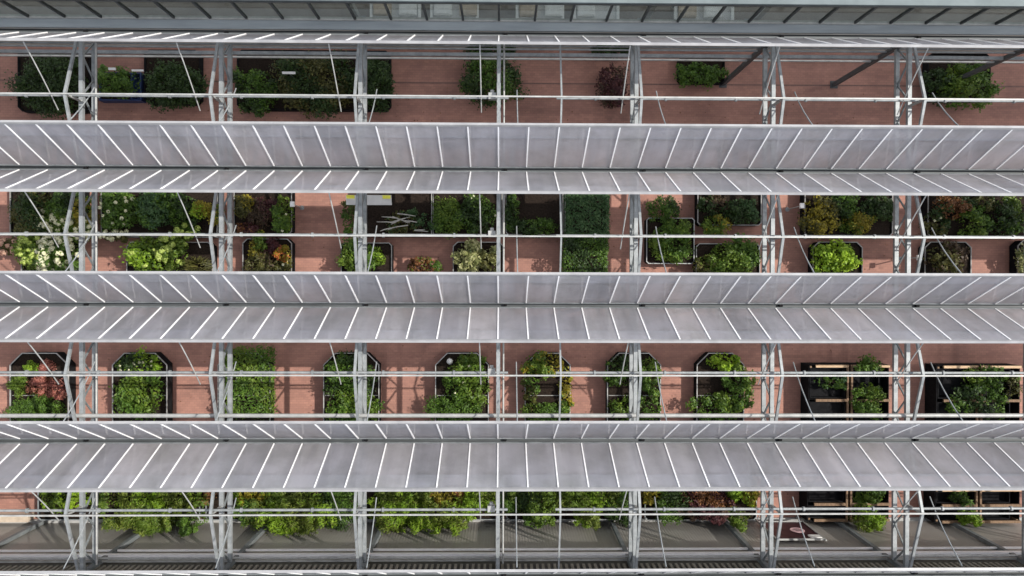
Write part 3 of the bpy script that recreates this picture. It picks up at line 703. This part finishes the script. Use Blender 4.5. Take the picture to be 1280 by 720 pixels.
# --- third bay: octagonal planters
OC = [(12, 86), (140, 209), (272, 338), (404, 474), (544, 611), (656, 713), (759, 826), (871, 930)]
OL = ['octagonal planter of coloured heathers at the end of the row', 'octagonal planter with white flowers and a white side edge', 'octagonal planter hidden under a dense square hedge', 'octagonal planter of dark shrubs split by a rafter',
      'octagonal planter with a pale front edge and one white stone', 'octagonal planter with golden bush and bare soil', 'octagonal planter straddled by a truss', 'octagonal planter with lime plant and bare black soil']
for (a, b), l in zip(OC, OL): planter(l, a, b, 441, 548, .60, .52, bars=1, rim_m=noisy('pale_rim', (.26, .26, .25), (.46, .45, .43), 5, .6), group='octagonal planters in the sunlit row')
R = 'heather'
pl(G2, R, R, 'lime heather beside dark soil in the coloured planter', 37, 461, 9, 7, .5, 1.0, 'mound', 'bright', leaf=.07)
pl(G2, R, R, 'pink heather in front of the dark soil', 57, 458, 9, 7, .5, 1.0, 'mound', 'pink', leaf=.07)
pl(G2, R, R, 'fresh green heather on the outer edge of the coloured planter', 22, 482, 11, 12, .5, 1.0, 'mound', 'mid', leaf=.08)
pl(G2, R, R, 'salmon brown heather in the middle of the coloured planter', 48, 482, 14, 12, .5, 1.0, 'mound', 'pink', pal2='rust', leaf=.08)
pl(G2, R, R, 'maroon heather beside the rafter knee', 71, 488, 11, 12, .5, 1.0, 'mound', 'maroon', pal2='pink', leaf=.08)
pl(G2, R, R, 'deep green heather filling the vent end of the coloured planter', 46, 514, 33, 16, .5, .95, 'mound', 'green', leaf=.08)
pl(G2, 'shrub', 'shrub', 'white flowering shrub over black bed with bright tips', 172, 456, 27, 15, .5, 1.1, 'loose', 'bright', pal2='dark', flower='white', fr=.05, nf=14)
pl(G2, 'shrub', 'shrub', 'deep green leafy shrub below the white flowers', 170, 494, 28, 27, .5, 1.4, 'shrub', 'green', pal2='mid', leaf=.13)
pl(G2, 'hedge_plant', 'hedge', 'dense square green hedge beside the second truss', 311, 478, 25, 38, .55, 1.5, 'hedge', 'mid', pal2='green', leaf=.12)
pl(G2, 'shrub', 'shrub', 'dark glossy shrub split by the rafter', 436, 470, 30, 24, .5, 1.3, 'shrub', 'dark', pal2='green')
pl(G2, 'shrub', 'shrub', 'grassy green shrub at the vent side of the rafter planter', 440, 510, 33, 20, .5, 1.2, 'shrub', 'green', pal2='mid')
pl(G2, 'shrub', 'shrub', 'sprawling fresh green shrub spilling toward the middle truss', 582, 478, 29, 26, .5, 1.4, 'loose', 'mid', pal2='green', flower='white', fr=.045, nf=5)
pl(G2, 'shrub', 'shrub', 'bright upright shrub by the pale planter front', 588, 454, 17, 11, .5, 1.2, 'loose', 'mid', pal2='green')
pl(G2, 'shrub', 'shrub', 'low green shrub at the vent end behind the sprawling one', 566, 512, 34, 17, .5, 1.0, 'mound', 'green', leaf=.09)
pl(G2, 'shrub', 'shrub', 'golden bush in front of bare soil', 681, 456, 25, 15, .5, 1.3, 'loose', 'gold', pal2='mid')
pl(G2, 'shrub', 'shrub', 'narrow bronze shrub along the soil edge with the mid rafter', 708, 488, 8, 30, .5, 1.0, 'loose', 'gold', pal2='green')
pl(G2, 'shrub', 'shrub', 'slim dark shrub on the inner side of the bare soil', 663, 484, 10, 26, .5, 1.0, 'loose', 'green', pal2='olive')
pl(G2, 'shrub', 'shrub', 'green mat of foliage beyond the bare soil', 682, 518, 29, 14, .5, 1.0, 'mound', 'green', pal2='mid', leaf=.09)
pl(G2, 'shrub', 'shrub', 'dark green shrub on the aisle side of the truss planter', 780, 464, 21, 20, .5, 1.2, 'loose', 'green', pal2='dark')
pl(G2, 'shrub', 'shrub', 'green climbing shrub between truss and thin rod', 814, 470, 14, 24, .5, 1.4, 'loose', 'mid', pal2='green')
pl(G2, 'shrub', 'shrub', 'leafy edge plant at the vent end of the truss planter', 794, 512, 35, 18, .5, 1.1, 'loose', 'green', pal2='mid', dens=.7)
pl(G2, 'shrub', 'shrub', 'lime leaved plant overhanging the planter front', 906, 453, 20, 11, .5, 1.3, 'loose', 'bright', pal2='lime', leaf=.15)
pl(G2, 'shrub', 'shrub', 'tall green shrub leaning out over sunlit brick', 926, 484, 17, 27, .5, 1.5, 'loose', 'mid', pal2='green')
pl(G2, 'shrub', 'shrub', 'low green shrub beyond the bare black soil', 898, 510, 31, 18, .5, 1.1, 'loose', 'green', pal2='mid')
x, y = W(562, 452, .75); o = MB().tube([(0, 0, -.15), (0, 0, .02), (.02, .01, .1)], [.13, .14, .06], 9).build('stone', plastic_white, None, (x, y, .65)); tag(o, 'white stone on dark soil in the octagonal planter', 'stone')

# --- timber framed display benches with black trays
def timber_bench(label, x0, x1, y0, y1, z=.95):
    ax, ay = W(x0, y0, z); bx, by = W(x1, y1, z); hx, hy = abs(bx - ax) / 2, abs(ay - by) / 2
    o = empty('display_bench', label, 'bench', ((ax + bx) / 2, (ay + by) / 2, 0), 'timber framed display benches')
    e = .035
    MB().ring([(-hx, -hy), (hx, -hy), (hx, hy), (-hx, hy)], [(-hx + .03, -hy + .03), (hx - .03, -hy + .03), (hx - .03, hy - .03), (-hx + .03, hy - .03)], .04, z - .08).build('skirt', black_m, o)
    for yy in (hy - .06, .02, -hy + .06):
        for s in (-1, 1):
            if s < 0: a, b = -hx + .28, -.14
            else: a, b = .14, hx
            MB().box(a, b, yy - .055, yy + .055, z - .07, z + .02).build('rail', wood_m if yy > .5 else wood_old, o)
    for xx in (-.09, .09): MB().box(xx - .04, xx + .04, -hy, hy, z - .06, z + .03).build('post_rail', wood_old, o)
    for i, (a, b) in enumerate(((-hx + .06, -.16), (.16, hx - .42))):
        for c, d in ((-hy + .14, -.06), (.10, hy - .14)):
            t = MB().ring([(a, c), (b, c), (b, d), (a, d)], [(a + .04, c + .04), (b - .04, c + .04), (b - .04, d - .04), (a + .04, d - .04)], z - .40, z - .085)
            t.box(a + .041, b - .041, c + .041, d - .041, z - .40, z - .37); t.build('tray', black_m, o)
    MB().box(-hx + .05, hx - .05, -hy + .05, hy - .05, .30, .34).build('shelf', black_m, o)
    for sx in (-1, 1):
        for sy in (-1, 1): MB().box(sx * (hx - .1) - .04, sx * (hx - .1) + .04, sy * (hy - .1) - .04, sy * (hy - .1) + .04, .002, z - .09).build('leg', wood_old, o)
    return o
timber_bench('timber framed bench of black trays beside the octagonal planters', 1012, 1112, 456, 546)
timber_bench('timber framed bench of black trays at the picture edge, near a rack rod', 1172, 1276, 457, 546)
pl(G2, 'shrub', 'shrub', 'low speckled plants in the shaded tray beside octagonal planters', 1042, 478, 22, 9, .75, 1.1, 'loose', 'green', pal2='bluegreen')
pl(G2, 'shrub', 'shrub', 'upright green sapling poking past the timber front rail', 1090, 456, 16, 12, .8, 1.7, 'loose', 'mid', pal2='green')
pl(G2, 'shrub', 'shrub', 'bushy green shrub in the inner tray near the truss', 1087, 500, 19, 21, .8, 1.5, 'loose', 'green', pal2='mid')
pl(G2, 'shrub', 'shrub', 'mid green shrub behind the front rail of the edge bench', 1232, 470, 26, 13, .8, 1.5, 'loose', 'mid', pal2='green')
pl(G2, 'shrub', 'shrub', 'wide dark green shrub covering the edge bench', 1228, 500, 36, 21, .8, 1.5, 'loose', 'green', pal2='dark')
pl(G2, 'shrub', 'shrub', 'wispy green branches reaching over brick beyond the edge bench', 1268, 482, 11, 14, .8, 1.4, 'loose', 'olive', pal2='green', dens=.5)

# --- fourth bay: benches along the side wall
def wall_bench(label, x0, x1, y0=598, y1=650, z=.62):
    return planter(label, x0, x1, y0, y1, z, .12, rim_m=steel, cat='bench', group='planting benches along the side wall')
for a, b, l in ((47, 250, 'planting bench at the open brick end beside the side wall'), (257, 446, 'planting bench of tall feathery greens between two trusses'), (456, 628, 'planting bench of grassy greens up to the middle truss'),
                (633, 800, 'planting bench behind the pipe gap with glossy green shrubs'), (806, 946, 'planting bench of reddish brown foliage ending in lime bushes')): wall_bench(l, a, b)
timber_bench('timber framed bench of black trays beside the maroon sign', 1010, 1112, 610, 652)
timber_bench('timber framed bench of black trays in the wall row at the picture edge', 1170, 1276, 611, 654)
B3 = [
 ('yellow green spiky plant at the open end of the bench', 64, 629, 15, 12, 1.2, 'loose', 'lime', 'mid'),
 ('vivid lime plant squeezed against the first truss', 94, 624, 11, 12, 1.2, 'loose', 'lime', 'bright'),
 ('dull green plant just past the first truss', 134, 629, 14, 12, 1.2, 'loose', 'olive', 'mid'),
 ('bright feathery shrub spreading over the bench front', 172, 632, 27, 15, 1.5, 'shrub', 'bright', 'mid'),
 ('soft green shrub hanging far over the wall side', 176, 652, 34, 12, 1.5, 'shrub', 'mid', 'green'),
 ('bright green shrub beside the white label', 214, 628, 22, 14, 1.4, 'shrub', 'bright', 'mid'),
 ('green trailing plant dangling in front of the smoky wall', 234, 655, 14, 9, 1.3, 'loose', 'mid', 'green'),
 ('rust dotted shrub between label and second truss', 254, 622, 12, 10, 1.2, 'loose', 'rust', 'mid'),
 ('yellow and red leaved shrub just after the second truss', 312, 622, 20, 12, 1.3, 'loose', 'gold', 'bright'),
 ('deep green shrub below the yellow and red one', 320, 644, 26, 13, 1.4, 'shrub', 'green', 'mid'),
 ('long feathery green shrub in the middle of the truss bench', 368, 628, 28, 16, 1.5, 'shrub', 'mid', 'green'),
 ('big soft green shrub hanging over the wall', 368, 654, 44, 15, 1.5, 'shrub', 'mid', 'bright'),
 ('dark maroon shrub under the vent edge', 402, 616, 16, 7, 1.1, 'loose', 'maroon', 'maroon'),
 ('dark green shrub touching the third rafter', 424, 640, 20, 22, 1.5, 'shrub', 'green', 'dark'),
 ('light green shrub beside two white labels', 492, 622, 22, 14, 1.4, 'shrub', 'bright', 'mid'),
 ('grass green shrub drooping over the drive shaft', 490, 650, 22, 16, 1.5, 'shrub', 'mid', 'bright'),
 ('mid green dome next to the rusty tipped one', 526, 622, 16, 13, 1.3, 'shrub', 'mid', 'green'),
 ('bronze tipped shrub in the grassy bench', 558, 620, 22, 12, 1.3, 'loose', 'gold', 'rust'),
 ('broad grassy shrub sagging over the bench edge', 544, 650, 32, 15, 1.5, 'shrub', 'mid', 'bright'),
 ('bright green shrub behind the thin hanging rod', 596, 622, 20, 14, 1.4, 'shrub', 'bright', 'mid'),
 ('small green shrub standing alone by the bench corner', 572, 658, 12, 9, 1.3, 'shrub', 'bright', 'mid'),
 ('dark green shrub immediately past the middle truss', 640, 628, 12, 15, 1.3, 'shrub', 'green', 'mid'),
 ('dark glossy shrub in the pipe gap', 672, 626, 22, 17, 1.4, 'shrub', 'dark', 'green'),
 ('green tree like shrub reaching down the wall', 672, 656, 16, 13, 1.6, 'loose', 'green', 'mid'),
 ('fresh green shrub with rounded leaves beside the mid rafter', 718, 622, 20, 13, 1.4, 'shrub', 'mid', 'green'),
 ('bright green shrub near the short rack rod', 754, 622, 18, 12, 1.3, 'shrub', 'bright', 'mid'),
 ('deep green shrub under the drive shaft before a truss', 776, 634, 18, 15, 1.3, 'shrub', 'green', 'dark'),
 ('round grassy tuft hanging low over the wall side', 736, 650, 14, 9, 1.3, 'shrub', 'bright', 'mid'),
 ('gold leaved plant right beside the truss', 816, 618, 13, 10, 1.2, 'loose', 'gold', 'mid'),
 ('dark green shrub between gold leaves and red brown mat', 842, 636, 20, 16, 1.3, 'shrub', 'green', 'dark'),
 ('red brown mat of foliage', 884, 626, 28, 13, 1.1, 'mound', 'rust', 'maroon'),
 ('maroon low plant along the bench wall edge', 884, 644, 28, 8, 1.0, 'mound', 'maroon', 'brown'),
 ('brilliant yellow green bush before the brick patch', 920, 616, 10, 9, 1.2, 'loose', 'lime', 'bright'),
 ('golden yellow bush closing the row beside the brick patch', 940, 620, 9, 13, 1.3, 'loose', 'gold', 'lime'),
 ('small green trailer hanging at the end of the red bench', 926, 650, 12, 8, 1.1, 'loose', 'olive', 'mid'),
 ('round green crown over the wall side of the sign bench', 1088, 656, 15, 12, 1.7, 'shrub', 'mid', 'bright'),
 ('green shrub with pale cards on the sign bench', 1090, 620, 18, 12, 1.4, 'loose', 'green', 'mid'),
 ('small green sprig on the far edge bench', 1204, 622, 9, 10, 1.4, 'loose', 'green', 'dark'),
 ('small bright sprig hanging over the far edge bench', 1222, 650, 9, 8, 1.5, 'loose', 'mid', 'bright'),
]
for q, (l, px, py, rx, ry, z1, md, a, b) in enumerate(B3):
    if py >= 642: z1 = 2.5 if py >= 648 else 2.0
    if md == 'shrub':
        a = {'mid': 'fern'}.get(a, a); b = {'mid': 'fern', 'green': 'mid'}.get(b, b)
        plant('shrub', l, 'shrub', px, py, rx * 1.2, ry * 1.2, .5, z1, 'mound' if q % 3 else 'shrub', a, .15, .85, pal2=b, group=G3, aspect=.26)
    else: plant('shrub', l, 'shrub', px, py, rx * 1.15, ry * 1.15, .5, z1, md, a, .12, 1.0, pal2=b, group=G3, aspect=.4)
for l, px, w in (('white label beside the rust dotted shrub', 236, .30), ('tiny white label just past the second truss', 335, .12), ('white label above the long feathery shrub', 354, .30),
                 ('white label next to the maroon shrub', 377, .2), ('large white label just past the third truss', 471, .30), ('small white label beside the large one past the third truss', 489, .22)):
    card(l, px, 612.5, 1.35, w, .14, group='white plant labels under the fourth vent')
# low plinth and sign board
x0, y0 = W(-40, 638, .5); x1, y1 = W(34, 652, .5)
o = MB().box(x0, x1, y1, y0 - .25, .004, .42); o.box(x0, x1 + .04, y1 - .03, y0 - .22, .42, .5); tag(o.build('low_wall', beige_m), 'low beige stone wall ending the open brick beside the side wall', 'low wall')
xs0, xs1 = W(949, 656, .75)[0], W(1003, 656, .75)[0]; yb = BOTY + .06
o = empty('sign_board', 'maroon sign with a pale pink oval and white corner label, in a metal frame', 'sign', ((xs0 + xs1) / 2, yb, 0))
hw = (xs1 - xs0) / 2
def Pt(a, b): return Vector((a, 0, .75 + b * 1.2))
def quad(a0, a1, b0, b1, e0, e1):
    m = MB(); d = Vector((0, 1, 0)); vs = [Pt(a, b) + d * e for e in (e0, e1) for a, b in ((a0, b0), (a1, b0), (a1, b1), (a0, b1))]
    m.add(vs, [(0, 3, 2, 1), (4, 5, 6, 7), (0, 1, 5, 4), (1, 2, 6, 5), (2, 3, 7, 6), (3, 0, 4, 7)]); return m
quad(-hw, hw, 0, 1.7, -.02, .0).build('panel', maroon_m, o)
ov = MB(); c = [(.30 + .30 * math.cos(t), .85 + .25 * math.sin(t)) for t in [k * math.pi / 16 for k in range(32)]]
d = Vector((0, 1, 0)); ov.add([Pt(a, b) + d * .012 for a, b in c] + [Pt(a, b) + d * .002 for a, b in c], [tuple(range(32))] + [(i, 32 + i, 32 + (i + 1) % 32, (i + 1) % 32) for i in range(32)])
ov.build('oval_emblem', pink_m, o)
for k in (-1, 0, 1): quad(.30 - .2 + .08 * abs(k), .30 + .2 - .08 * abs(k), .85 + k * .1 - .022, .85 + k * .1 + .022, .013, .017).build('emblem_line', maroon_m, o)
quad(hw - .50, hw - .04, 1.40, 1.67, .002, .05).build('corner_label', plastic_white, o)
fr = MB()
for a, b in ((-hw - .03, 0), (hw + .03, 0)): fr.bar(Pt(a, -.62), Pt(a, 1.85), .06, .06)
fr.bar(Pt(-hw - .03, 1.74), Pt(hw + .03, 1.74), .07, .06); fr.bar(Pt(-hw - .03, -.04), Pt(hw + .03, -.04), .06, .06)
fr.build('frame', alu, o)

# ------------------------------------------------------------------ light
sd = Vector((.875, .215, 1.0)).normalized()
elev = math.asin(sd.z); az = math.atan2(sd.x, sd.y)
w = bpy.data.worlds.new("World"); scene.world = w; w.use_nodes = True
nt = w.node_tree; bg = nt.nodes['Background']
sky = nt.nodes.new('ShaderNodeTexSky'); sky.sky_type = 'NISHITA'; sky.sun_disc = False
sky.sun_elevation = elev; sky.sun_rotation = az; sky.air_density = 1.0; sky.dust_density = 2.0; sky.ozone_density = .6
tcw = N(nt, 'ShaderNodeTexCoord'); cl = N(nt, 'ShaderNodeTexNoise', Scale=2.6, Detail=8, Roughness=.6)
nt.links.new(tcw.outputs['Generated'], cl.inputs['Vector'])
cr_ = ramp(nt, [(.40, (.15,) * 3), (.62, (.95,) * 3)]); nt.links.new(cl.outputs['Fac'], cr_.inputs['Fac'])
cm = N(nt, 'ShaderNodeMixRGB'); cm.inputs['Color2'].default_value = (5.6, 5.5, 5.4, 1)
nt.links.new(cr_.outputs['Color'], cm.inputs['Fac']); nt.links.new(sky.outputs['Color'], cm.inputs['Color1'])
nt.links.new(cm.outputs['Color'], bg.inputs['Color']); bg.inputs['Strength'].default_value = .15
sl = bpy.data.lights.new('sun', 'SUN'); sl.energy = 2.7; sl.angle = math.radians(.5); sl.color = (1, .95, .88)
so = bpy.data.objects.new('sun', sl); COL.objects.link(so); so.rotation_euler = sd.to_track_quat('Z', 'Y').to_euler(); so.location = sd * 60
scene.view_settings.view_transform = 'Standard'; scene.view_settings.look = 'None'; scene.view_settings.gamma = 1
scene.view_settings.use_curve_mapping = False
scene.view_settings.exposure = 0.9
scene.render.engine = 'CYCLES'
scene.cycles.max_bounces = 10; scene.cycles.transparent_max_bounces = 16; scene.cycles.diffuse_bounces = 5
